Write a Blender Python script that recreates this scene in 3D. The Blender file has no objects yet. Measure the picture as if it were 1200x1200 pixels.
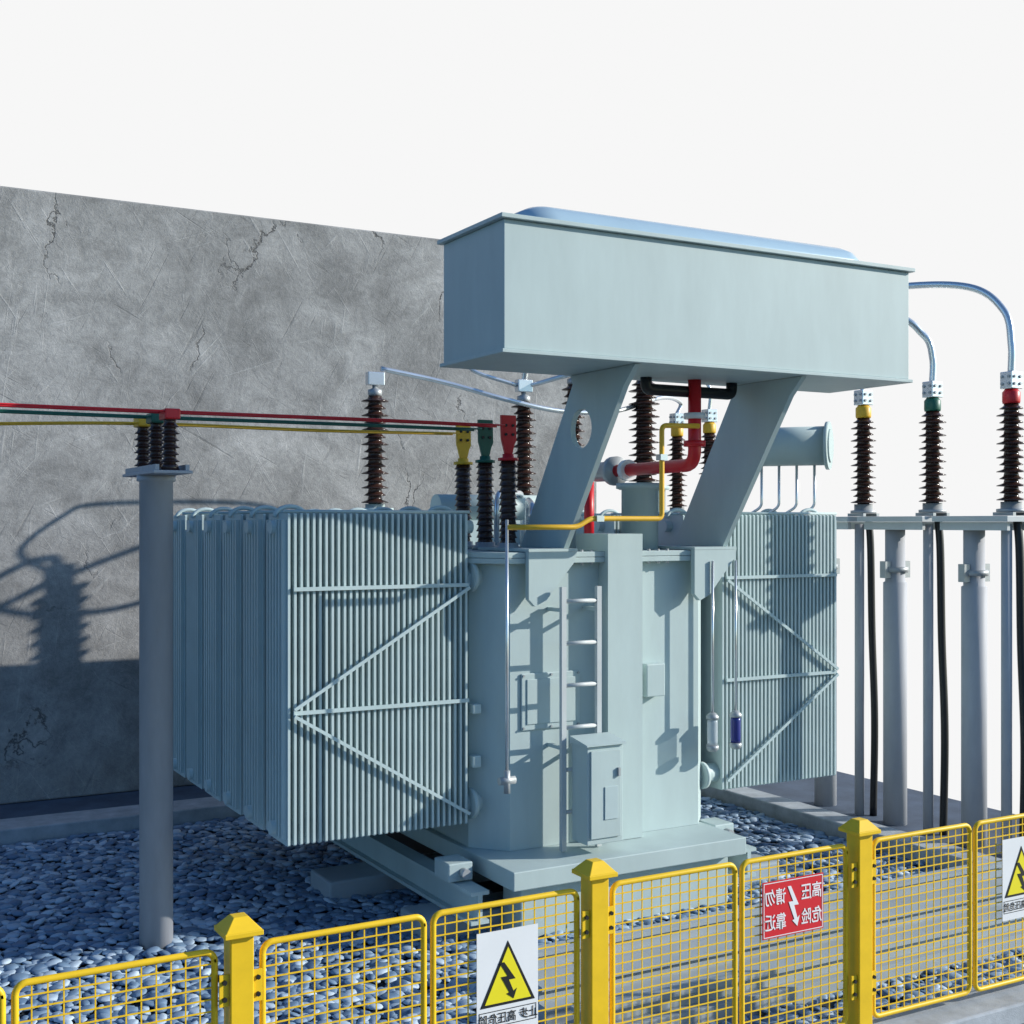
import bpy, bmesh, math, random
import numpy as np
from mathutils import Vector, Matrix
random.seed(7)
C = bpy.context.scene.collection
PI = math.pi
CAMZ = 3.2; F = 1483.0
fx, fy = 0.488, 0.873
def at(px, py, Y=None, X=None):
    u = (px-600)/F; v = (612-py)/F
    d = Y/(fy-fx*u) if Y is not None else X/(fx+fy*u)
    return Vector((d*(fx+fy*u), d*(fy-fx*u), CAMZ+d*v))

# ------------------------------------------------------------ materials
def newmat(name):
    m = bpy.data.materials.new(name); m.use_nodes = True
    nt = m.node_tree; b = nt.nodes['Principled BSDF']
    return m, nt, b
def paint(name, col, rough=0.45, metal=0.0, var=0.12, scale=3.0, bump=0.0, spec=0.5, streak=False):
    m, nt, b = newmat(name)
    N, L = nt.nodes, nt.links
    tc = N.new('ShaderNodeTexCoord'); no = N.new('ShaderNodeTexNoise')
    no.inputs['Scale'].default_value = scale; no.inputs['Detail'].default_value = 6; no.inputs['Roughness'].default_value = .65
    if streak:
        mp = N.new('ShaderNodeMapping'); mp.inputs['Scale'].default_value = (2, 2, .5)
        L.new(tc.outputs['Object'], mp.inputs['Vector']); L.new(mp.outputs['Vector'], no.inputs['Vector'])
    else:
        L.new(tc.outputs['Object'], no.inputs['Vector'])
    mr = N.new('ShaderNodeMapRange'); mr.inputs['From Min'].default_value = .3; mr.inputs['From Max'].default_value = .7
    mr.inputs['To Min'].default_value = 1-var; mr.inputs['To Max'].default_value = 1+var*.5
    L.new(no.outputs['Fac'], mr.inputs['Value'])
    mx = N.new('ShaderNodeVectorMath'); mx.operation = 'SCALE'
    mx.inputs[0].default_value = col; L.new(mr.outputs['Result'], mx.inputs['Scale'])
    L.new(mx.outputs['Vector'], b.inputs['Base Color'])
    b.inputs['Roughness'].default_value = rough; b.inputs['Metallic'].default_value = metal
    b.inputs['Specular IOR Level'].default_value = spec
    if bump:
        n2 = N.new('ShaderNodeTexNoise'); n2.inputs['Scale'].default_value = 140; L.new(tc.outputs['Object'], n2.inputs['Vector'])
        bp = N.new('ShaderNodeBump'); bp.inputs['Strength'].default_value = bump; bp.inputs['Distance'].default_value = .004
        L.new(n2.outputs['Fac'], bp.inputs['Height']); L.new(bp.outputs['Normal'], b.inputs['Normal'])
    return m
M = {}
M['body'] = paint('grey_paint', (.465,.56,.555), .52, var=.08, scale=1.6, bump=.12, streak=True, spec=.35)
M['rad'] = paint('radiator_paint', (.49,.595,.60), .5, var=.08, scale=2.5, spec=.3)
M['lid'] = paint('lid_sky_reflection', (.40,.54,.64), .25, var=.05)  # bluer than the tank paint: sky reflection put into the base colour
M['yellow'] = paint('yellow_paint', (.88,.56,.02), .42, var=.10, scale=6, spec=.35)
M['yellow2'] = paint('yellow_tape', (.84,.48,.03), .45)
M['green'] = paint('green_tape', (.012,.12,.08), .45)
M['red'] = paint('red_paint', (.66,.012,.02), .4)
M['black'] = paint('black_rubber', (.012,.012,.014), .4)
M['brown'] = paint('brown_porcelain', (.048,.022,.017), .2, var=.1)
M['silver'] = paint('galvanised_metal', (.74,.77,.80), .25, metal=.7, var=.08)
M['steel'] = paint('dull_steel', (.42,.44,.45), .45, metal=.3, var=.15)
M['plate'] = paint('pale_plate', (.55,.58,.58), .5, var=.1)
M['pole'] = paint('post_grey', (.45,.46,.49), .6, var=.10, scale=4, streak=True, spec=.3)
M['kerb'] = paint('kerb_concrete', (.42,.45,.48), .85, var=.3, scale=5, bump=.6)
M['beam'] = paint('beam_concrete', (.36,.41,.44), .8, var=.15, scale=1.2, bump=.4)
M['floor'] = paint('dark_floor', (.080,.11,.16), .8, var=.35, scale=2, bump=.5)
M['bed'] = paint('bed_soil', (.025,.04,.06), .9)
M['signwhite'] = paint('sign_white', (.84,.84,.84), .4, var=.04)
M['signred'] = paint('sign_red', (.68,.02,.03), .4, var=.04)
M['signyellow'] = paint('sign_yellow', (.88,.75,.02), .4, var=.04)
M['ink'] = paint('sign_black', (.01,.01,.01), .5, var=.02)
M['blue'] = paint('blue_gel', (.03,.04,.22), .2)
def glass():
    m, nt, b = newmat('clear_glass'); b.inputs['Base Color'].default_value = (.6,.66,.7,1)
    b.inputs['Roughness'].default_value = .08; b.inputs['Alpha'].default_value = .6; return m
M['glass'] = glass()
def wallmat():
    m, nt, b = newmat('weathered_concrete'); N, L = nt.nodes, nt.links
    tc = N.new('ShaderNodeTexCoord')
    def noise(s, det=8, r=.6, dist=0):
        n = N.new('ShaderNodeTexNoise'); n.inputs['Scale'].default_value = s; n.inputs['Detail'].default_value = det
        n.inputs['Roughness'].default_value = r; n.inputs['Distortion'].default_value = dist
        L.new(tc.outputs['Object'], n.inputs['Vector']); return n
    def mr(src, a, c, x, y):
        q = N.new('ShaderNodeMapRange'); q.inputs['From Min'].default_value = a; q.inputs['From Max'].default_value = c
        q.inputs['To Min'].default_value = x; q.inputs['To Max'].default_value = y; L.new(src, q.inputs['Value']); return q.outputs['Result']
    def math_(op, a, c):
        q = N.new('ShaderNodeMath'); q.operation = op
        for i, s in enumerate((a, c)):
            if isinstance(s, (int, float)): q.inputs[i].default_value = s
            else: L.new(s, q.inputs[i])
        return q.outputs[0]
    n1 = noise(.9, 12, .72, .5); n2 = noise(3.6, 10, .75, .6); n3 = noise(24, 7, .75); nl = noise(.4, 4, .6)
    # fine trowel scratches: rotate first, then stretch
    def scr(ang, s, lo=.655, hi=.73):
        m0 = N.new('ShaderNodeMapping'); m0.inputs['Rotation'].default_value = (0, ang, 0); L.new(tc.outputs['Object'], m0.inputs['Vector'])
        mp = N.new('ShaderNodeMapping'); mp.inputs['Scale'].default_value = (.45, 1, 10); L.new(m0.outputs['Vector'], mp.inputs['Vector'])
        ns = N.new('ShaderNodeTexNoise'); ns.inputs['Scale'].default_value = s; ns.inputs['Detail'].default_value = 6; ns.inputs['Distortion'].default_value = .25
        L.new(mp.outputs['Vector'], ns.inputs['Vector']); return mr(ns.outputs['Fac'], lo, hi, 0, 1)
    sc_ = math_('MAXIMUM', math_('MAXIMUM', scr(.85, 2.1), scr(-1.0, 2.6)), math_('MAXIMUM', scr(1.45, 1.9), scr(.35, 2.3)))
    sd_ = math_('MAXIMUM', scr(-.5, 2.0), scr(1.1, 2.4))
    v = mr(n1.outputs['Fac'], .33, .67, .60, 1.26)
    v = math_('MULTIPLY', v, mr(nl.outputs['Fac'], .35, .65, .80, 1.12))
    v = math_('MULTIPLY', v, mr(n2.outputs['Fac'], .3, .7, .76, 1.18))
    v = math_('MULTIPLY', v, mr(n3.outputs['Fac'], .3, .7, .84, 1.12))
    v = math_('MULTIPLY', v, math_('ADD', 1.0, math_('MULTIPLY', sc_, .22)))
    v = math_('MULTIPLY', v, math_('SUBTRACT', 1.0, math_('MULTIPLY', sd_, .20)))
    # two or three long cracks
    wv = N.new('ShaderNodeVectorMath'); wv.operation = 'ADD'
    sc = N.new('ShaderNodeVectorMath'); sc.operation = 'SCALE'; sc.inputs['Scale'].default_value = 1.1
    nw = noise(1.1, 9, .6)
    mq = N.new('ShaderNodeMapping'); mq.inputs['Scale'].default_value = (1, 1, .45); mq.inputs['Location'].default_value = (.6, 0, .3); L.new(tc.outputs['Object'], mq.inputs['Vector'])
    L.new(nw.outputs['Color'], sc.inputs[0]); L.new(mq.outputs['Vector'], wv.inputs[0]); L.new(sc.outputs[0], wv.inputs[1])
    vo = N.new('ShaderNodeTexVoronoi'); vo.feature = 'DISTANCE_TO_EDGE'; vo.inputs['Scale'].default_value = .38
    L.new(wv.outputs[0], vo.inputs['Vector'])
    nm = noise(.9, 2, .5); mask = mr(nm.outputs['Fac'], .50, .57, 0, 1)
    ck = math_('MULTIPLY', mr(vo.outputs['Distance'], .0, .0055, 1, 0), mask)
    pit = mr(n2.outputs['Fac'], .225, .255, 1, 0)
    dk = math_('MAXIMUM', ck, pit)
    v = math_('MULTIPLY', v, math_('SUBTRACT', 1.0, math_('MULTIPLY', dk, .7)))
    col = N.new('ShaderNodeVectorMath'); col.operation = 'SCALE'; col.inputs[0].default_value = (.370,.366,.360)
    L.new(v, col.inputs['Scale']); L.new(col.outputs[0], b.inputs['Base Color'])
    b.inputs['Roughness'].default_value = .75; b.inputs['Specular IOR Level'].default_value = .3
    hgt = math_('SUBTRACT', math_('ADD', math_('MULTIPLY', sc_, .10), math_('ADD', math_('MULTIPLY', n2.outputs['Fac'], .6), math_('MULTIPLY', n3.outputs['Fac'], .3))), math_('ADD', math_('MULTIPLY', dk, .6), math_('MULTIPLY', sd_, .12)))
    bp = N.new('ShaderNodeBump'); bp.inputs['Strength'].default_value = .55; bp.inputs['Distance'].default_value = .04
    L.new(hgt, bp.inputs['Height']); L.new(bp.outputs['Normal'], b.inputs['Normal'])
    return m
M['wall'] = wallmat()
def pebmat():
    m, nt, b = newmat('pebbles'); N, L = nt.nodes, nt.links
    g = N.new('ShaderNodeNewGeometry'); r = N.new('ShaderNodeValToRGB')
    e = r.color_ramp.elements
    e[0].color = (.085,.15,.25,1); e[1].color = (.50,.60,.70,1)
    x = e.new(.55); x.color = (.20,.30,.42,1)
    L.new(g.outputs['Random Per Island'], r.inputs['Fac'])
    L.new(r.outputs['Color'], b.inputs['Base Color']); b.inputs['Roughness'].default_value = .6
    return m
M['peb'] = pebmat()

# ------------------------------------------------------------ mesh helpers
class MB:
    def __init__(s): s.bm = bmesh.new()
    def box(s, x0, x1, y0, y1, z0, z1):
        vs = [s.bm.verts.new(p) for p in ((x0,y0,z0),(x1,y0,z0),(x1,y1,z0),(x0,y1,z0),(x0,y0,z1),(x1,y0,z1),(x1,y1,z1),(x0,y1,z1))]
        for f in ((3,2,1,0),(4,5,6,7),(0,1,5,4),(1,2,6,5),(2,3,7,6),(3,0,4,7)): s.bm.faces.new([vs[i] for i in f])
        return s
    def prism(s, pts, vec):
        vec = Vector(vec); a = [s.bm.verts.new(p) for p in pts]; c = [s.bm.verts.new(Vector(p)+vec) for p in pts]
        n = len(a); s.bm.faces.new(a); s.bm.faces.new(c[::-1])
        for i in range(n): s.bm.faces.new((a[i], c[i], c[(i+1)%n], a[(i+1)%n]))
        return s
    def tube(s, pts, r, n=14, caps=True):
        pts = [Vector(p) for p in pts]; rings = []; up = None
        for i, p in enumerate(pts):
            if i == 0: t = pts[1]-p
            elif i == len(pts)-1: t = p-pts[i-1]
            else: t = (pts[i+1]-p).normalized()+(p-pts[i-1]).normalized()
            t.normalize()
            if up is None:
                up = Vector((0,0,1)) if abs(t.z) < .9 else Vector((1,0,0))
                up = (up-t*up.dot(t)).normalized()
            else: up = (up-t*up.dot(t)).normalized()
            w = t.cross(up)
            rr = r[i] if isinstance(r, (list, tuple)) else r
            rings.append([s.bm.verts.new(p+(up*math.cos(2*PI*k/n)+w*math.sin(2*PI*k/n))*rr) for k in range(n)])
        for a, c in zip(rings, rings[1:]):
            for k in range(n):
                f = s.bm.faces.new((a[k], a[(k+1)%n], c[(k+1)%n], c[k])); f.smooth = True
        if caps: s.bm.faces.new(rings[0][::-1]); s.bm.faces.new(rings[-1])
        return s
    def lathe(s, cx, cy, prof, n=24):
        rings = []
        for r, z in prof:
            rings.append([s.bm.verts.new((cx+r*math.cos(2*PI*k/n), cy+r*math.sin(2*PI*k/n), z)) for k in range(n)])
        for a, c in zip(rings, rings[1:]):
            for k in range(n):
                f = s.bm.faces.new((a[k], a[(k+1)%n], c[(k+1)%n], c[k])); f.smooth = True
        s.bm.faces.new(rings[0][::-1]); s.bm.faces.new(rings[-1]); return s
    def build(s, name, mat, parent=None, bevel=0, kind=None, label=None, root=None):
        bmesh.ops.recalc_face_normals(s.bm, faces=s.bm.faces)
        off = Vector((0,0,0)); p = parent
        while p is not None: off += p.location; p = p.parent
        bmesh.ops.translate(s.bm, verts=s.bm.verts, vec=-off)
        me = bpy.data.meshes.new(name); s.bm.to_mesh(me); s.bm.free()
        me.materials.append(M[mat]); o = bpy.data.objects.new(name, me); C.objects.link(o)
        if parent: o.parent = parent
        if bevel:
            b = o.modifiers.new('Bevel', 'BEVEL'); b.width = bevel; b.segments = 2; b.limit_method = 'ANGLE'; b.angle_limit = .7
        if kind: o['kind'] = kind
        if label: o['label'] = label
        return o
def fillet(pts, r=.08, k=6):
    pts = [Vector(p) for p in pts]; out = [pts[0]]
    for i in range(1, len(pts)-1):
        a, p, c = pts[i-1], pts[i], pts[i+1]
        da, dc = (a-p), (c-p); q = min(r, da.length*.49, dc.length*.49)
        A = p+da.normalized()*q; B = p+dc.normalized()*q
        for j in range(k+1):
            t = j/k; out.append(A*(1-t)**2+p*2*t*(1-t)+B*t*t)
    out.append(pts[-1]); return out
def catmull(pts, k=10):
    P = [Vector(p) for p in pts]; P = [P[0]*2-P[1]]+P+[P[-1]*2-P[-2]]; out = []
    for i in range(1, len(P)-2):
        for j in range(k):
            t = j/k; a, b, c, d = P[i-1], P[i], P[i+1], P[i+2]
            out.append(.5*((2*b)+(c-a)*t+(2*a-5*b+4*c-d)*t*t+(3*b-a-3*c+d)*t**3))
    out.append(P[-2]); return out
def thing(name, label, cat, loc, group=None):
    o = bpy.data.objects.new(name, None); C.objects.link(o); o.location = loc; o.empty_display_size = .2
    o['label'] = label; o['category'] = cat
    if group: o['group'] = group
    return o
def tag(o, label, cat, group=None):
    o['label'] = label; o['category'] = cat
    if group: o['group'] = group
    return o
def copy_tree(o, parent=None, loc=None):
    c = o.copy(); C.objects.link(c); c.parent = parent
    if loc is not None: c.location = loc
    for ch in list(o.children): copy_tree(ch, c)
    return c
def sheds(z0, z1, n, core, big, small):
    prof = [(core, z0)]; h = (z1-z0)/n
    for i in range(n):
        z = z0+i*h; R = big if i % 2 == 0 else small
        prof += [(core, z+h*.16), (R*.97, z+h*.22), (R, z+h*.30), (R*.93, z+h*.38), (core*1.12, z+h*.66)]
    prof.append((core, z1)); return prof

# ------------------------------------------------------------ setting
GZ = -.16
b = MB(); b.box(-7, 11.8, -3, 17, -.6, -.30); b.build('ground', 'floor', kind='structure')
b = MB(); b.box(-3, 9.6, 6.07, 14.07, -.30, GZ-.03); b.build('gravel_bed', 'bed', kind='structure')
b = MB(); b.box(9.952, 11.8, 6.07, 17, -.30, -.06); b.build('yard_floor', 'floor', kind='structure')
b = MB(); b.box(-7, 9.952, 14.602, 17, -.30, -.06); b.build('yard_floor', 'floor', kind='structure')
b = MB(); b.box(-7, 11.8, -3, 5.70, -.30, -.14); b.build('pavement', 'floor', kind='structure')
b = MB(); b.box(-7, 9.602, 14.07, 14.60, -.30, 0); b.build('kerb', 'kerb', bevel=.015, kind='structure')
b = MB(); b.box(9.604, 9.95, 6.07, 14.60, -.30, .0); b.build('kerb', 'kerb', bevel=.015, kind='structure')
b = MB(); b.box(-7, 11.8, 5.703, 6.067, -.30, -.005); b.build('kerb', 'kerb', bevel=.015, kind='structure')
def pebbles():
    bm = bmesh.new(); bmesh.ops.create_icosphere(bm, subdivisions=2, radius=1)
    V = np.array([v.co[:] for v in bm.verts]); T = np.array([[v.index for v in f.verts] for f in bm.faces]); bm.free()
    rng = np.random.default_rng(3); cs = []
    s = .076
    for i in range(int(9.3/s)):
        for j in range(int(8.0/s)):
            x = .4+i*s+(j%2)*s*.5; y = 6.1+j*s
            if y > 14.03 or x > 9.57: continue
            if 5.4 < x < 7.0 and 9.2 < y < 13.6: continue
            if y > 10.5 and x > 4.9 and x < 8: continue
            cs.append((x, y))
    cs = np.array(cs); n = len(cs); cs += rng.uniform(-.024, .024, (n, 2))
    r = rng.uniform(.038, .078, n); asp = rng.uniform(.55, .95, n); fl = rng.uniform(.22, .38, n); an = rng.uniform(0, PI, n)
    tx = rng.normal(0, .16, n)
    v = V[None]*np.stack([r, r*asp, r*fl], 1)[:, None, :]
    v = v*(1+rng.uniform(-.12, .12, (n, len(V), 1)))
    x = v[..., 0]*np.cos(an)[:, None]-v[..., 1]*np.sin(an)[:, None]; y = v[..., 0]*np.sin(an)[:, None]+v[..., 1]*np.cos(an)[:, None]
    z = v[..., 2]+x*tx[:, None]
    P = np.stack([x+cs[:, 0:1], y+cs[:, 1:2], z+(GZ+rng.uniform(-.012, .020, n))[:, None]], -1).reshape(-1, 3)
    Tt = (T[None]+(np.arange(n)*len(V))[:, None, None]).reshape(-1, 3)
    me = bpy.data.meshes.new('gravel'); me.vertices.add(len(P)); me.vertices.foreach_set('co', P.ravel().astype(np.float32))
    me.loops.add(Tt.size); me.loops.foreach_set('vertex_index', Tt.ravel().astype(np.int32))
    me.polygons.add(len(Tt)); me.polygons.foreach_set('loop_start', (np.arange(len(Tt))*3).astype(np.int32))
    me.polygons.foreach_set('use_smooth', np.ones(len(Tt), dtype=bool)); me.update(calc_edges=True)
    me.materials.append(M['peb']); o = bpy.data.objects.new('gravel', me); C.objects.link(o)
    o['label'] = 'blue grey rounded pebbles covering the transformer bay'; o['category'] = 'gravel'; o['kind'] = 'stuff'
pebbles()
b = MB(); b.box(-5, 10.15, 15.6, 15.95, -.055, 7.08)
tag(b.build('concrete_wall', 'wall', bevel=.02), 'tall weathered grey concrete wall with cracks behind the transformer', 'wall')

# ------------------------------------------------------------ transformer
TR = thing('power_transformer', 'large pale grey power transformer with finned radiators and oil tank overhead', 'transformer', (6.15, 11.0, 0))
pts = [(5.14,9.23),(7.10,9.23),(7.30,9.45),(7.30,12.94),(4.98,12.94),(4.90,9.52)]
b = MB(); b.prism([(x,y,.452) for x,y in pts], (0,0,2.40)); body = b.build('tank_body', 'body', TR)
fl = [(5.04,9.13),(7.2,9.13),(7.42,9.38),(7.42,12.94),(4.93,12.94),(4.82,9.46)]
b = MB(); b.prism([(x,y,2.855) for x,y in fl], (0,0,.045)); b.build('rim_flange', 'body', body, bevel=.004)
b = MB(); b.prism([(x,y,2.903) for x,y in fl], (0,0,.045)); b.build('lid_plate', 'body', body, bevel=.004)
for i in range(22):
    x = 5.1+i*.1
    if 5.96 < x < 6.38 or x < 5.68 or x > 6.78: continue
    MB().lathe(x, 9.155, [(.014,2.835),(.014,2.965)], 8).build('flange_bolt', 'steel', body)
b = MB(); b.box(5.2, 9.7, 12.95, 13.75, .3, 3.28); b.build('rear_tank', 'body', TR, bevel=.02)
b = MB(); b.box(6.02, 6.38, 9.08, 9.60, 2.95, 3.10); b.box(6.02, 6.38, 9.08, 9.129, .455, 2.9505); b.box(6.02, 6.38, 9.1295, 9.228, .455, 2.853); b.build('pilaster', 'body', TR)
b = MB(); b.box(4.85, 7.18, 8.65, 13.7, .30, .45); base = b.build('base_plate', 'body', TR, bevel=.008)
b = MB(); b.box(5.0, 7.1, 8.80, 9.1, -.15, .297); b.build('skid_beam', 'body', TR, bevel=.01)
for x in (4.58, 7.30):
    y0 = 8.85
    b = MB(); b.prism([(x,y0,.02),(x+.16,y0,.02),(x+.16,y0,.05),(x+.10,y0,.05),(x+.10,y0,.25),(x+.16,y0,.25),(x+.16,y0,.28),(x,y0,.28),(x,y0,.25),(x+.06,y0,.25),(x+.06,y0,.05),(x,y0,.05)], (0,3.4,0)); b.build('skid_rail', 'body', TR)
for x in (4.66, 7.36):
    b = MB(); b.box(x-.13, x+.09, 9.15, 9.42, .29, .44); lug = b.build('jacking_lug', 'body', TR, bevel=.01)
    b = MB(); b.tube([(x, 9.08, .36), (x, 9.149, .36)], .04); b.build('lug_pin', 'steel', lug)
b = MB(); b.box(5.24, 5.82, 9.212, 9.228, 1.45, 1.93); pl = b.build('cover_plate', 'body', TR, bevel=.01)
b = MB(); bm = b.bm
for (xa, xb, za, zb) in ((5.29, 5.77, 1.50, 1.88),): b.box(xa, xb, 9.203, 9.2115, za, zb)
b.build('raised_panel', 'body', pl, bevel=.005)
for x in (5.26, 5.53, 5.80):
    for z in (1.47, 1.91):
        b = MB(); b.tube([(x, 9.20, z), (x, 9.2115, z)], .011, 6); b.build('bolt', 'steel', pl)
b = MB(); b.box(6.46, 6.66, 9.13, 9.228, 1.66, 1.95); b.build('junction_box', 'body', TR, bevel=.01)
b = MB(); b.box(4.86, 4.94, 9.36, 9.45, 1.15, 1.25); b.build('side_clip', 'body', TR, bevel=.01)
b = MB(); b.box(4.86, 4.94, 9.36, 9.45, 1.60, 1.68); b.build('side_clip', 'body', TR, bevel=.01)
# ladder standing off the tank
LY = 8.98
b = MB(); b.box(5.495, 5.540, LY, LY+.04, .46, 2.66); lad = b.build('ladder_rail', 'plate', TR)
b = MB(); b.box(5.845, 5.890, LY, LY+.04, .46, 2.66); b.build('ladder_rail', 'plate', TR)
for i in range(6):
    b = MB(); z = 2.54-.352*i; b.tube([(5.5405, LY+.02, z), (5.8445, LY+.02, z)], .018, 8); b.build('rung', 'plate', lad)
for z in (2.45, 1.3):
    for xx in (5.50, 5.855):
        b = MB(); b.box(xx, xx+.03, LY+.0405, 9.228, z, z+.03); b.build('ladder_bracket', 'body', lad)
# cabinet
b = MB(); b.box(5.59, 5.94, 8.74, LY-.005, .55, 1.36); cab = b.build('control_cabinet', 'body', TR, bevel=.006)
b = MB(); b.prism([(5.57,8.71,1.362),(5.57,LY-.005,1.362),(5.57,LY-.005,1.42),(5.57,8.71,1.375)], (.39,0,0)); b.build('cabinet_roof', 'body', cab)
b = MB(); b.box(5.62, 5.91, 8.724, 8.738, .60, 1.32); dr = b.build('cabinet_door', 'body', cab, bevel=.003)
b = MB(); b.box(5.75, 5.88, 8.716, 8.723, .75, 1.02); b.build('inspection_window', 'rad', dr, bevel=.002)
b = MB(); b.box(5.875, 5.895, 8.702, 8.723, 1.10, 1.17); b.build('handle', 'steel', dr)

# radiators
def fin_mesh(b, x, th, y0, y1, z0, z1, c=.010):
    P = [(x,y0,z0+c),(x,y0,z1-c),(x,y0+c,z1),(x,y1-c,z1),(x,y1,z1-c),(x,y1,z0+c),(x,y1-c,z0),(x,y0+c,z0)]
    b.prism(P, (th,0,0))
def radiator(x0, x1, y0, outer):
    b = MB(); n = 31; pitch = (x1-x0)/n; D = .46
    for i in range(n): fin_mesh(b, x0+i*pitch, .020, y0, y0+D, .69, 3.27)
    xo = x0 if outer < 0 else x0+(n-1)*pitch+.020
    for k in range(6):
        y = y0+.03+k*.072
        if outer < 0: b.box(xo-.034, xo-.0005, y, y+.036, .74, 3.22)
        else: b.box(xo+.0005, xo+.034, y, y+.036, .74, 3.22)
    r = b.build('radiator', 'rad', TR)
    for z in (3.16, .80):
        b = MB(); b.tube([(x0-.07, y0+.23, z), (x1+.12, y0+.23, z)], .055, 14); b.build('header_pipe', 'rad', r)
    for xx in ((x0+.02), (x1-.25)):
        b = MB(); pp = [(xx+.08+.13*math.cos(a), y0+.23, 3.24+.085*math.sin(a)) for a in [PI*i/10 for i in range(11)]]
        b.tube(pp, .018, 8); b.build('lifting_eye', 'rad', r)
    b = MB(); b.tube([(x0-.02, y0+.03, 3.285), (x1, y0+.03, 3.285)], .013, 8); b.build('top_rod', 'rad', r)
    return r
rl = radiator(3.26, 4.85, 9.38, -1)
for i in range(1, 6): copy_tree(rl, TR, Vector((0, .605*i, 0)))
rr = radiator(7.50, 8.95, 9.38, 1)
for i in range(1, 6): copy_tree(rr, TR, Vector((0, .605*i, 0)))
def strip(p, q, w, y, name):
    p = Vector((p[0], y, p[1])); q = Vector((q[0], y, q[1])); d = (q-p).normalized(); n = Vector((-d.z, 0, d.x))*w*.5
    b = MB(); b.prism([p+n, q+n, q-n, p-n], (0, .02, 0)); b.build(name, 'rad', TR)
for (xa, xb) in ((3.30, 4.82), (8.91, 7.53)):
    lo, hi = min(xa, xb), max(xa, xb)
    strip((lo, 2.68), (hi, 2.68), .03, 9.352, 'horizontal_brace'); strip((lo, 1.72), (hi, 1.72), .03, 9.352, 'horizontal_brace')
    strip((xa, 1.75), (xb, 2.66), .026, 9.330, 'diagonal_brace'); strip((xa, 1.70), (xb, .78), .026, 9.330, 'diagonal_brace')
for (x0, x1) in ((4.80, 4.98), (7.22, 7.52)):
    for z in (2.74, .84):
        b = MB(); b.tube([(x0, 9.50, z), (x1, 9.50, z)], .09, 18); cp = b.build('coupling_pipe', 'body', TR)
        b = MB(); b.tube([(x0+.06, 9.44, z), (x0+.10, 9.44, z)], .125, 18); b.build('coupling_flange', 'body', cp)
b = MB(); b.tube([(4.885, 9.4, 2.72), (4.885, 12.9, 2.72)], .06); b.build('main_header', 'body', TR)

# conservator tank
X0, X1, Y0, Y1, Z0, Z1 = 4.46, 8.57, 8.10, 9.10, 4.47, 5.42
b = MB(); b.box(X0, X1, Y0, Y1, Z0, Z1); con = b.build('oil_tank', 'body', TR, bevel=.006)
b = MB(); b.box(X0-.04, X1+.04, Y0-.04, Y1+.04, Z1+.002, Z1+.035); b.build('top_rim', 'body', con, bevel=.004)
b = MB(); b.box(X0-.025, X1+.025, Y0-.025, Y1+.025, Z0-.03, Z0-.002); b.build('bottom_rim', 'body', con, bevel=.004)
b = MB(); x0, x1, y0, y1 = 4.72, 8.30, 8.22, 8.98
rings = []
for (ins, z) in ((0, Z1+.036), (.02, Z1+.10), (.08, Z1+.17), (.18, Z1+.215), (.3, Z1+.23)):
    P = []
    for (cx, cy, a0) in ((x1-.3, y1-.3, 0), (x0+.3, y1-.3, PI/2), (x0+.3, y0+.3, PI), (x1-.3, y0+.3, 1.5*PI)):
        for k in range(7):
            a = a0+PI/2*k/6; r = .3-ins*.95; P.append(b.bm.verts.new((cx+r*math.cos(a), cy+r*math.sin(a), z)))
    rings.append(P)
for A, B_ in zip(rings, rings[1:]):
    for k in range(28):
        f = b.bm.faces.new((A[k], A[(k+1)%28], B_[(k+1)%28], B_[k])); f.smooth = True
b.bm.faces.new(rings[-1]); b.bm.faces.new(rings[0][::-1])
b.build('domed_lid', 'lid', con)
def strut(x, hole):
    outer = [(8.14,4.435),(9.10,4.435),(9.06,4.36),(9.95,2.98),(9.20,2.98),(8.30,4.28)]
    b = MB(); bm = b.bm; th = .05
    vs = [bm.verts.new((x, y, z)) for y, z in outer]; ed = [bm.edges.new((vs[i], vs[(i+1)%len(vs)])) for i in range(len(vs))]
    if hole:
        hc = (8.93, 3.98); hs = [bm.verts.new((x, hc[0]+.165*math.cos(2*PI*k/28), hc[1]+.165*math.sin(2*PI*k/28))) for k in range(28)]
        ed += [bm.edges.new((hs[i], hs[(i+1)%28])) for i in range(28)]
        bmesh.ops.triangle_fill(bm, use_beauty=True, use_dissolve=False, edges=ed)
    else: bm.faces.new(vs)
    r = bmesh.ops.extrude_face_region(bm, geom=list(bm.faces))
    bmesh.ops.translate(bm, verts=[g for g in r['geom'] if isinstance(g, bmesh.types.BMVert)], vec=(th, 0, 0))
    s = b.build('strut', 'body', TR)
    # pointed foot gusset lying against the tank, its underside climbing to the right
    b = MB(); b.prism([(x-.42,9.07,2.952),(x+.055,9.07,2.952),(x+.03,9.07,2.87),(x-.25,9.07,2.55),(x-.36,9.07,2.50),(x-.42,9.07,2.56)], (0,.056,0)); b.build('strut_foot', 'body', s)
    b = MB(); b.box(x-.42, x+.055, 9.07, 9.98, 2.954, 2.978); b.build('foot_plate', 'body', s)
    return s
strut(5.65, True); strut(7.36, False)

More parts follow.
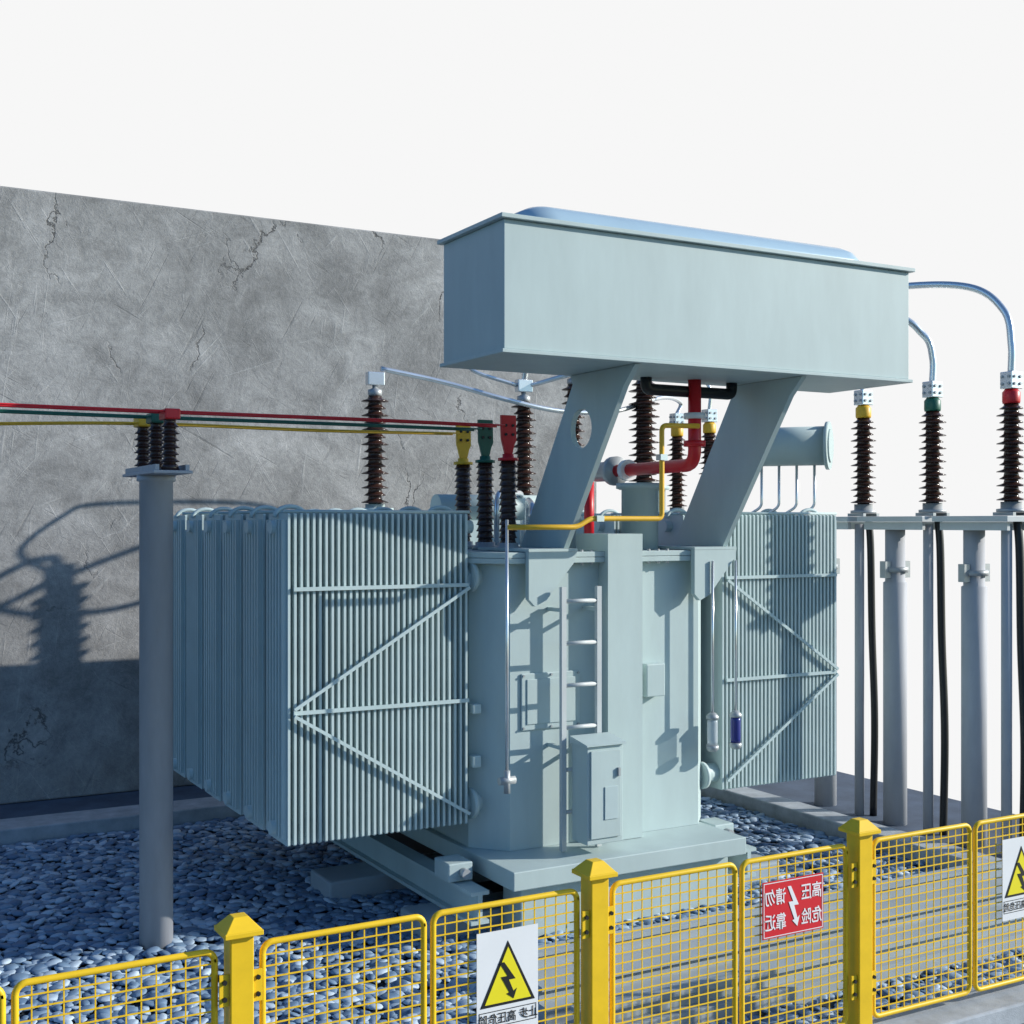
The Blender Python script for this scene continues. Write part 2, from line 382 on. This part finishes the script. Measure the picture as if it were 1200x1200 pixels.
def pipe(name, pts, r, mat, fil=.08, label=None, parent=TR, n=14):
    b = MB(); b.tube(fillet(pts, fil), r, n); return b.build(name, mat, parent, label=label)
rp = pipe('red_oil_pipe', [(6.77,8.85,4.44),(6.77,8.85,3.70),(6.77,10.25,3.69)], .058, 'red', .13)
for z, mt in ((4.10, 'signwhite'), (3.86, 'red')):
    MB().lathe(6.77, 8.85, [(.095, z), (.095, z+.05)], 20).build('pipe_flange', mt, rp)
b = MB(); b.tube([(6.77,9.85,3.69),(6.77,9.91,3.69)], .10); b.build('pipe_flange', 'signwhite', rp)
b = MB(); b.tube([(6.77,10.05,3.69),(6.77,10.051,3.69),(6.77,10.052,3.69),(6.77,10.12,3.69),(6.77,10.121,3.69),(6.77,10.40,3.69)], [.06,.06,.14,.14,.095,.095], 20); b.build('gas_relay', 'steel', rp)
pipe('red_riser_pipe', [(6.77,10.55,3.6),(6.77,10.55,2.95)], .05, 'red')
pipe('black_crossover_pipe', [(6.29,8.9,4.44),(6.29,8.9,4.34),(7.22,8.9,4.34),(7.22,8.9,4.44)], .05, 'black', .09)
yp = pipe('yellow_drain_pipe', [(6.73,8.74,4.03),(6.34,8.74,4.02),(6.34,8.74,3.23),(5.62,8.74,3.23),(5.49,8.74,3.16),(4.84,8.74,3.16)], .022, 'yellow2', .05)
for (x, z) in ((6.34, 3.75), (5.70, 3.23)):
    b = MB(); b.box(x-.035, x+.035, 8.705, 8.775, z-.025, z+.025); b.build('pipe_clamp', 'silver', yp)
sp = pipe('sampling_pipe', [(4.84,8.74,3.22),(4.84,8.74,1.15)], .013, 'silver', .02)
b = MB(); b.tube([(4.77,8.74,1.16),(4.91,8.74,1.16)], .032); b.build('valve', 'steel', sp)
MB().lathe(4.84, 8.74, [(.026,1.06),(.026,1.24)]).build('valve_stem', 'steel', sp)
for (px, mat) in ((835, 'glass'), (862, 'blue')):
    q = at(px, 860, Y=9.05); x = q.x
    s = pipe('breather_pipe', [(x,9.05,2.853),(x,9.05,1.44)], .013, 'silver', .05)
    MB().lathe(x, 9.05, [(.044,1.20),(.047,1.24),(.047,1.40),(.044,1.43)]).build('breather', mat, s, label='dark blue filled breather' if mat == 'blue' else 'clear glass breather')
    MB().lathe(x, 9.05, [(.058,1.432),(.058,1.455),(.025,1.49)]).build('breather_cap', 'steel', s)
    MB().lathe(x, 9.05, [(.035,1.14),(.056,1.165),(.056,1.198)]).build('breather_cup', 'steel', s)
ax = Vector((.62,-.78,0)).normalized(); c0 = Vector((8.60,10.30,3.98)); c1 = c0+ax*.78
b = MB(); b.tube([c0, c1], .20, 28); rc = b.build('expansion_drum', 'body', TR)
b = MB(); b.tube([c1-ax*.0, c1+ax*.035], .245, 28); b.build('drum_flange', 'body', rc)
b = MB(); b.tube([c1+ax*.036, c1+ax*.05], .17, 28); b.build('drum_cover', 'body', rc)
for i, t in enumerate((.12, .3, .48, .66)):
    p = c0+ax*t; b = MB(); b.tube(fillet([p-Vector((0,0,.18)), p-Vector((0,0,.62)), p+Vector((-.12,.1,-.72))], .05), .014, 8); b.build('drum_pipe', 'silver', rc)

def hv_bushing(x, y, zb, turret_r, ztop=4.62, R=.155, n=15):
    s = MB().lathe(x, y, sheds(zb+.04, ztop, n, R*.48, R, R*.8), 28).build('high_voltage_bushing', 'brown', TR)
    MB().lathe(x, y, [(turret_r,3.27),(turret_r,zb-.05),(turret_r+.05,zb-.048),(turret_r+.05,zb),(.11,zb+.001),(.11,zb+.045)]).build('turret', 'body', s)
    MB().lathe(x, y, [(.07,ztop),(.08,ztop+.02),(.08,ztop+.07),(.03,ztop+.09),(.03,ztop+.16)]).build('bushing_cap', 'steel', s)
    b = MB(); b.box(x-.10, x+.10, y-.05, y+.05, ztop+.12, ztop+.27); b.build('terminal', 'silver', s, bevel=.01)
    return s
hv_bushing(5.61, 13.2, 3.36, .16, ztop=4.62)
hv_bushing(7.54, 13.2, 3.40, .20, ztop=4.64)
hv_bushing(9.30, 13.2, 3.66, .27, ztop=5.0, R=.20, n=16)
q = at(672, 600, Y=13.45); hv_bushing(q.x, 13.45, 3.40, .17, ztop=4.92, R=.15, n=17)
for px, matn, Y, hz in ((595, 'red', 9.73, 4.10), (568, 'green', 10.16, 4.09), (543, 'yellow2', 10.60, 4.08)):
    x = 5.40
    s = MB().lathe(x, Y, sheds(2.99, 3.74, 13, .062, .085, .082), 20).build('low_voltage_bushing', 'brown', TR)
    MB().lathe(x, Y, [(.12,2.95),(.12,2.985),(.09,2.99),(.09,3.02)]).build('bushing_flange', 'steel', s)
    MB().lathe(x, Y, [(.09,3.74),(.09,3.765),(.05,3.77),(.05,3.80)]).build('bushing_cap', matn, s)
    b = MB(); y = Y-.02
    b.prism([(x-.035,y,3.80),(x+.035,y,3.80),(x+.055,y,3.88),(x+.075,y,3.92),(x+.070,y,hz+.04),(x-.075,y,hz+.04),(x-.070,y,3.93),(x-.055,y,3.88)], (0,.035,0))
    tc_ = b.build('terminal_plate', matn, s, bevel=.004, label={'red':'red taped terminal plate','green':'dark green taped terminal plate','yellow2':'yellow taped terminal plate'}[matn])
    for dx in (-.035, .035):
        for z in (3.97, 4.05):
            b = MB(); b.tube([(x+dx, y-.012, z), (x+dx, y-.0005, z)], .013, 8); b.build('bolt', 'ink', tc_)
b = MB(); b.lathe(6.1, 10.1, [(.2,2.95),(.2,3.2),(.26,3.21),(.26,3.25),(.1,3.33)]); b.build('relief_valve', 'body', TR)
b = MB(); b.lathe(6.75, 9.65, [(.17,2.95),(.17,3.5),(.22,3.51),(.22,3.56)]); b.build('hand_hole_turret', 'body', TR)
b = MB(); b.tube(fillet([(5.75,9.9,2.95),(5.75,9.9,3.35),(6.1,10.6,3.42),(6.1,10.6,2.95)], .14), .03); b.build('lid_pipe', 'silver', TR)
b = MB(); b.tube(fillet([(5.65,10.4,2.95),(5.65,10.4,3.48),(6.5,11.4,3.5),(6.5,11.4,2.95)], .18), .028); b.build('lid_pipe', 'silver', TR)
b = MB(); b.tube([(5.5,11.4,3.35),(6.9,11.4,3.35)], .13, 20); tcd = b.build('tap_changer_drum', 'body', TR)
for x in (5.75, 6.65):
    b = MB(); b.box(x-.05,x+.05,11.3,11.5,2.95,3.25); b.build('drum_foot', 'body', tcd)

# foundation and rails
for i, (y0, y1, x0, x1, z1) in enumerate(((9.15,9.6,4.3,8.0,.015), (10.55,11.05,4.05,8.0,.015))):
    b = MB(); b.box(x0, x1, y0, y1, -.29, z1)
    tag(b.build('foundation_beam', 'beam', bevel=.02), ('concrete foundation beam under the front edge of the transformer' if i == 0 else 'concrete foundation beam under the transformer, its end poking out below the left radiators'), 'beam')
for i, y in enumerate((6.85, 7.35, 7.95)):
    b = MB(); b.prism([(4.3,y-.13,-.29),(4.3,y+.13,-.29),(4.3,y+.13,-.03),(4.3,y+.03,-.03),(4.3,y+.03,.06),(4.3,y+.07,.06),(4.3,y+.07,.09),(4.3,y-.07,.09),(4.3,y-.07,.06),(4.3,y-.03,.06),(4.3,y-.03,-.03),(4.3,y-.13,-.03)], (5.28,0,0))
    tag(b.build('steel_rail', 'beam'), ('pale steel rail on the gravel, nearest the yellow fence', 'pale steel rail on the gravel, middle of the three', 'pale steel rail on the gravel, nearest the transformer')[i], 'rail', 'rails between fence and transformer')

# ------------------------------------------------------------ bus bars and left post
px_, py_ = 2.44, 10.16
P = thing('bus_support_post', 'round grey post carrying three small brown insulators left of the radiators', 'post', (px_, py_, -.17))
MB().lathe(px_, py_, [(.13,-.17),(.13,3.52),(.15,3.525),(.15,3.57)], 32).build('column', 'pole', P)
b = MB(); b.box(px_-.15, px_+.15, py_-.53, py_+.53, 3.572, 3.595); tp = b.build('top_plate', 'pole', P, bevel=.004)
for s in (-.115, .115):
    b = MB(); b.box(px_+s-.015, px_+s+.015, py_-.51, py_+.51, 3.597, 3.64); b.build('channel', 'pole', tp)
for Y, mt, nm in ((9.73,'red','red'), (10.16,'green','green'), (10.60,'yellow2','yellow')):
    s = MB().lathe(px_, Y, [(.075,3.597),(.06,3.64)]+sheds(3.65, 3.97, 6, .045, .075, .07)+[(.05,3.98)], 18).build('post_insulator', 'brown', P)
    b = MB(); b.box(px_-.06, px_+.06, Y-.09, Y+.10, 3.985, 4.065); b.build('insulator_cap', mt, s, bevel=.01, label=nm+' cap holding the bar')
    dz = {'red':.0, 'green':-.01, 'yellow':-.03}[nm]
    for sgn, r_ in ((.085, .010), (-.07, .008)):
        z = 4.045+dz; lo = .14 if nm == 'yellow' else .0
        b = MB(); b.tube(catmull([(-3.0, Y+sgn, z-lo*2), (-.5, Y+sgn, z-lo), (1.2, Y+sgn, z-lo*.35), (px_, Y+sgn, z), (4.0, Y+sgn, z+.005-lo*.05), (5.33, Y+sgn, 4.045+dz*.5)]), r_, 10)
        tag(b.build('busbar', mt), ('farther' if sgn > 0 else 'nearer')+' bar of the two thin '+nm+' bars left of the transformer', 'busbar', 'coloured bars along the wall side')

# ------------------------------------------------------------ right hand row of cable terminations
XR = 10.3
def termination(y, mat, colname, label, base=3.30):
    T = thing('cable_termination', label, 'cable termination', (XR, y, -.06), 'cable terminations in a row')
    s = MB().lathe(XR, y, sheds(base+.10, 4.36, 14, .066, .140, .112), 26).build('insulator', 'brown', T)
    MB().lathe(XR, y, [(.14,base),(.14,base+.03),(.10,base+.035),(.10,base+.10)]).build('bottom_flange', 'steel', s)
    MB().lathe(XR, y, [(.08,4.36),(.085,4.38),(.085,4.47),(.06,4.50)]).build('colour_collar', mat, T, label=colname+' collar')
    b = MB(); b.box(XR-.08, XR+.08, y-.07, y+.07, 4.502, 4.67); t = b.build('terminal', 'silver', T, bevel=.008)
    for k in (-.04, .04):
        for z in (4.55, 4.62):
            b = MB(); b.tube([(XR-.095, y+k, z), (XR-.079, y+k, z)], .015, 6); b.build('bolt', 'steel', t)
            b = MB(); b.tube([(XR+k, y-.085, z), (XR+k, y-.069, z)], .015, 6); b.build('bolt', 'steel', t)
    b = MB(); b.tube([(XR-.03, y+.03, -.06), (XR-.03, y+.03, 3.18)], .052, 16); b.build('conduit', 'pole', T)
    b = MB(); b.tube(catmull([(XR+.06, y-.02, 3.24), (XR+.06, y-.05, 2.9), (XR+.07, y-.06, 2.0), (XR+.07, y-.10, 1.0), (XR+.07, y-.08, -.06)]), .040, 14); b.build('cable', 'black', T)
    for sx in (-.1, .1):
        b = MB(); b.box(XR+sx-.02, XR+sx+.02, y-.12, y+.12, 3.265, 3.298); b.build('mounting_lug', 'steel', T)
termination(10.40, 'yellow2', 'yellow', 'brown ribbed cable termination with yellow collar nearest the transformer\'s right radiators')
termination(9.41, 'green', 'green', 'brown ribbed cable termination with dark green collar')
termination(8.42, 'red', 'red', 'brown ribbed cable termination with red collar at the right edge')
termination(13.15, 'yellow2', 'yellow', 'yellow collared cable termination seen far back between the struts, right one of two', 3.3)
termination(13.85, 'yellow2', 'yellow', 'yellow collared cable termination seen far back between the struts, left one of two', 3.3)
for y, lab in ((11.0, 'grey round support post and beam half hidden behind the right radiators'), (9.93, 'grey round support post and beam between yellow and green collared terminations'), (8.87, 'grey round support post and beam between green and red collared terminations')):
    S = thing('support_post', lab, 'post', (XR, y, -.06), 'support posts under the cable terminations')
    MB().lathe(XR, y, [(.125,-.06),(.125,2.55),(.105,2.56),(.105,3.13)]).build('column', 'pole', S)
    MB().lathe(XR, y, [(.14,2.66),(.14,2.72)]).build('clamp', 'steel', S)
    for s in (-.145, .145):
        b = MB(); b.box(XR+s-.04, XR+s+.04, y-.04, y+.04, 2.60, 2.78); b.build('clamp_ear', 'steel', S)
    b = MB(); b.box(XR-.24, XR+.24, y-.60, y+.33, 3.205, 3.262); bmn = b.build('beam', 'plate', S, bevel=.004)
    for s in (-.16, .16):
        b = MB(); b.box(XR+s-.02, XR+s+.02, y-.55, y+.28, 3.12, 3.203); b.build('channel', 'plate', bmn)

def lead(pts, label, r=.036):
    b = MB(); b.tube(catmull(pts), r, 14); tag(b.build('conductor', 'silver'), label, 'conductor', 'overhead conductors')
lead([at(446,432,Y=13.2), at(520,448,Y=13.15), at(600,470,Y=13.0), at(660,482,Y=13.0), at(720,482,Y=13.1), at(775,466,Y=13.6), at(797,472,Y=13.85), (10.3,13.85,4.66)],
     'silver conductor sagging from the leftmost high voltage bushing behind the struts', .030)
lead([(7.54,13.2,4.90),(7.60,13.1,5.10),(8.0,12.6,5.30),(9.2,10.8,5.38),(9.9,9.7,5.38),(10.22,9.46,5.16),(10.3,9.41,4.92),(10.3,9.41,4.66)],
     'silver conductor curving down to the green collared termination')
lead([(9.3,13.2,5.26),(9.32,13.0,5.45),(9.5,12.3,5.65),(9.75,11.2,5.72),(10.02,9.7,5.68),(10.2,8.85,5.56),(10.29,8.5,5.28),(10.3,8.42,4.95),(10.3,8.42,4.66)],
     'silver conductor arching over to the red collared termination')
lead([(7.60,13.2,4.84),(8.2,12.5,5.0),(9.6,11.0,5.06),(10.2,10.5,4.98),(10.3,10.4,4.66)],
     'silver conductor dropping behind the tank to the yellow collared termination', .028)
lead([(10.3,13.15,4.66),(10.3,13.15,4.95),(10.15,13.3,5.2),(9.8,13.45,5.28),(8.9,13.6,5.30),(7.2,13.6,5.28),(6.95,13.5,5.22),(6.9,13.3,5.0),(7.44,13.2,4.84)],
     'silver conductor beside the right strut dropping to the far yellow collared termination', .024)

# ------------------------------------------------------------ fence
FY = 5.88
def fence_post(x, label):
    T = thing('fence_post', label, 'fence post', (x, FY, -.005), 'yellow fence posts')
    b = MB(); b.box(x-.057, x+.057, FY-.057, FY+.057, .0, 1.25); b.build('shaft', 'yellow', T, bevel=.006)
    b = MB(); bm = b.bm; rg = []
    for (h, z) in ((.093, 1.252), (.093, 1.275), (.086, 1.278), (.035, 1.335)):
        rg.append([bm.verts.new((x+sx*h, FY+sy*h, z)) for sx, sy in ((-1,-1),(1,-1),(1,1),(-1,1))])
    for A, B_ in zip(rg, rg[1:]):
        for i in range(4): bm.faces.new((A[i], A[(i+1)%4], B_[(i+1)%4], B_[i]))
    bm.faces.new(rg[0][::-1]); bm.faces.new(rg[-1]); b.build('cap', 'yellow', T, bevel=.003)
    for z in (.30, 1.00):
        for s in (-1, 1):
            b = MB(); xa = x+s*.059; xb = xa+s*.045; b.box(min(xa, xb), max(xa, xb), FY-.040, FY-.030, z-.075, z+.075); lg = b.build('lug', 'yellow', T)
            for dz in (.04, -.04):
                b = MB(); b.tube([(xa+s*.022, FY-.052, z+dz), (xa+s*.022, FY-.0405, z+dz)], .012, 6); b.build('bolt', 'ink', lg)
fence_post(1.80, 'yellow square fence post, leftmost of the three in view')
fence_post(3.81, 'yellow square fence post between the warning triangle sign and the red sign')
fence_post(5.79, 'yellow square fence post right of the red sign')
def fence_section(x0, x1, label):
    T = thing('mesh_fence', label, 'fence', ((x0+x1)/2, FY, .03), 'yellow mesh fence sections')
    z0, z1, r, c = .05, 1.20, .0165, .05
    P = []
    for cx, cz, a0 in ((x1-r-c, z1-r-c, 0), (x0+r+c, z1-r-c, PI/2), (x0+r+c, z0+r+c, PI), (x1-r-c, z0+r+c, 1.5*PI)):
        for k in range(6): a = a0+PI/2*k/5; P.append((cx+c*math.cos(a), FY, cz+c*math.sin(a)))
    P.append(P[0]); P.append(P[1])
    MB().tube(P, r, 10, caps=False).build('frame', 'yellow', T)
    b = MB(); w = .0033
    n = round((x1-x0-.035)/.068)
    for i in range(1, n):
        x = x0+.0175+(x1-x0-.035)*i/n; b.box(x-w, x+w, FY-.004, FY+.001, z0+.02, z1-.02)
    n = round((z1-z0-.035)/.056)
    for i in range(1, n):
        z = z0+.0175+(z1-z0-.035)*i/n; b.box(x0+.02, x1-.02, FY-.009, FY-.0035, z-w, z+w)
    b.build('wire_mesh', 'yellow', T)
pan = [(-.14,.765,'yellow mesh fence section cut by the left edge'),(.785,1.70,'yellow mesh fence section left of the leftmost post'),(1.90,2.785,'yellow mesh fence section right of the leftmost post'),
       (2.805,3.71,'yellow mesh fence section carrying the first warning triangle sign'),(3.91,4.81,'yellow mesh fence section right of the middle post, without a sign'),(4.83,5.69,'yellow mesh fence section carrying the red sign'),
       (5.89,6.80,'yellow mesh fence section right of the third post, without a sign'),(6.82,7.72,'yellow mesh fence section carrying the warning triangle sign at the right edge')]
for p in pan: fence_section(*p)

# signs (lettering is mirrored, as in the photograph)
def text_mesh(parent, body, size, cx, cz, y, mat, name='lettering', wscale=1.0, bold=0.0):
    cu = bpy.data.curves.new('txt', 'FONT'); cu.body = body; cu.size = size; cu.align_x = 'CENTER'; cu.align_y = 'CENTER'; cu.offset = bold
    to = bpy.data.objects.new('txt', cu); C.objects.link(to); bpy.context.view_layer.update()
    dg = bpy.context.evaluated_depsgraph_get(); me = bpy.data.meshes.new_from_object(to.evaluated_get(dg))
    bpy.data.objects.remove(to)
    off = Vector((0,0,0)); p = parent
    while p is not None: off += p.location; p = p.parent
    if len(me.vertices):
        xs = [v.co.x for v in me.vertices]; ys = [v.co.y for v in me.vertices]; mx = (min(xs)+max(xs))/2; my = (min(ys)+max(ys))/2
        for v in me.vertices:
            v.co = Vector((cx-(v.co.x-mx)*wscale, y, cz+(v.co.y-my)))-off
    me.materials.clear(); me.materials.append(M[mat]); me.name = name
    o = bpy.data.objects.new(name, me); C.objects.link(o); o.parent = parent; return o
def bolt_shape(cx, cz, h, y, w=1.0):
    q = [(.12,.5),(-.22,.02),(-.02,.02),(-.16,-.30),(-.26,-.24),(-.16,-.5),(.06,-.34),(-.03,-.32),(.22,.12),(.02,.12),(.26,.5)]
    return [(cx-a*h*w, y, cz+c*h) for a, c in q]
SY = FY-.03
def rect_frame(T, xa, xb, za, zb, t, y, mat, name):
    b = MB(); bm = b.bm
    o = [bm.verts.new(p) for p in ((xa,y,za),(xb,y,za),(xb,y,zb),(xa,y,zb))]; i_ = [bm.verts.new(p) for p in ((xa+t,y,za+t),(xb-t,y,za+t),(xb-t,y,zb-t),(xa+t,y,zb-t))]
    for k in range(4): bm.faces.new((o[k], o[(k+1)%4], i_[(k+1)%4], i_[k]))
    return b.build(name, mat, T)
def warn_sign(x0, label):
    w, z0, z1 = .37, .50, 1.05
    T = thing('warning_sign', label, 'sign', (x0+w/2, SY, z0), 'white warning triangle signs')
    MB().box(x0, x0+w, SY, SY+.004, z0, z1).build('plate', 'signwhite', T)
    cx = x0+w/2; a, c = .165, .335; zb = .655
    MB().prism([(cx-a,SY-.002,zb),(cx+a,SY-.002,zb),(cx,SY-.002,zb+c)], (0,.0015,0)).build('triangle_border', 'ink', T)
    MB().prism([(cx-a+.026,SY-.004,zb+.015),(cx+a-.026,SY-.004,zb+.015),(cx,SY-.004,zb+c-.032)], (0,.0015,0)).build('triangle', 'signyellow', T)
    MB().prism(bolt_shape(cx, zb+.125, .20, SY-.006), (0,.0015,0)).build('lightning_symbol', 'ink', T)
    text_mesh(T, '止步 高压危险', .062, cx, .590, SY-.003, 'ink', wscale=.93, bold=.0008)
    rect_frame(T, x0+.012, x0+w-.012, .548, .632, .004, SY-.002, 'ink', 'text_frame')
warn_sign(3.06, 'white sign with yellow lightning triangle, left of the middle post')
warn_sign(7.07, 'white sign with yellow lightning triangle, cut by the right edge')
T = thing('danger_sign', 'red sign with white characters and lightning bolt on the yellow fence', 'sign', (5.22, SY, .71))
MB().box(4.98, 5.46, SY, SY+.004, .71, 1.05).build('plate', 'signred', T)
rect_frame(T, 4.987, 5.453, .717, 1.043, .005, SY-.002, 'signwhite', 'border')
for txt, cx, cz in (('高压', 5.362, .955), ('危险', 5.362, .805), ('请勿', 5.078, .955), ('靠近', 5.078, .805)):
    text_mesh(T, txt, .104, cx, cz, SY-.003, 'signwhite', wscale=.80, bold=.0012)
MB().prism(bolt_shape(5.22, .88, .25, SY-.003, .72), (0,.0015,0)).build('lightning_symbol', 'signwhite', T)

# ------------------------------------------------------------ light
sd = Vector((2.05, -1.0, .93)).normalized()
sun = bpy.data.lights.new('sun', 'SUN'); sun.energy = 5.0; sun.angle = math.radians(.5); sun.color = (1.0, .96, .88)
so = bpy.data.objects.new('sun', sun); C.objects.link(so); so.rotation_euler = sd.to_track_quat('Z', 'Y').to_euler()
w = bpy.data.worlds.new('World'); bpy.context.scene.world = w; w.use_nodes = True
N, L = w.node_tree.nodes, w.node_tree.links; N.clear()
out = N.new('ShaderNodeOutputWorld'); sky = N.new('ShaderNodeTexSky'); sky.sky_type = 'NISHITA'; sky.sun_disc = False
sky.sun_elevation = math.asin(sd.z); sky.sun_rotation = math.atan2(sd.x, sd.y)
tint = N.new('ShaderNodeVectorMath'); tint.operation = 'MULTIPLY'; tint.inputs[1].default_value = (.60, .92, 1.28); L.new(sky.outputs['Color'], tint.inputs[0])
b1 = N.new('ShaderNodeBackground'); b1.inputs['Strength'].default_value = .12; L.new(tint.outputs[0], b1.inputs['Color'])
b2 = N.new('ShaderNodeBackground'); b2.inputs['Strength'].default_value = .93; b2.inputs['Color'].default_value = (1,1,1,1)
tc = N.new('ShaderNodeTexCoord'); sx = N.new('ShaderNodeSeparateXYZ'); L.new(tc.outputs['Generated'], sx.inputs[0])
m1 = N.new('ShaderNodeMapRange'); m1.interpolation_type = 'SMOOTHSTEP'; m1.inputs['From Min'].default_value = .62; m1.inputs['From Max'].default_value = .44; L.new(sx.outputs['Z'], m1.inputs['Value'])
dt = N.new('ShaderNodeVectorMath'); dt.operation = 'DOT_PRODUCT'; dt.inputs[1].default_value = (fx, fy, 0); L.new(tc.outputs['Generated'], dt.inputs[0])
m2 = N.new('ShaderNodeMapRange'); m2.interpolation_type = 'SMOOTHSTEP'; m2.inputs['From Min'].default_value = .25; m2.inputs['From Max'].default_value = .6; L.new(dt.outputs['Value'], m2.inputs['Value'])
mm = N.new('ShaderNodeMath'); mm.operation = 'MULTIPLY'; L.new(m1.outputs[0], mm.inputs[0]); L.new(m2.outputs[0], mm.inputs[1])
ms = N.new('ShaderNodeMixShader'); L.new(mm.outputs[0], ms.inputs[0]); L.new(b1.outputs[0], ms.inputs[1]); L.new(b2.outputs[0], ms.inputs[2]); L.new(ms.outputs[0], out.inputs['Surface'])

cam = bpy.data.cameras.new('camera'); co = bpy.data.objects.new('camera', cam); C.objects.link(co)
co.location = (0, 0, CAMZ); co.rotation_euler = (PI/2, 0, -math.atan2(fx, fy)); cam.lens = F/1200*36; cam.sensor_width = 36; cam.shift_y = .01; cam.clip_end = 500
bpy.context.scene.camera = co
bpy.context.scene.view_settings.view_transform = 'Standard'; bpy.context.scene.view_settings.look = 'None'; bpy.context.scene.view_settings.exposure = 0
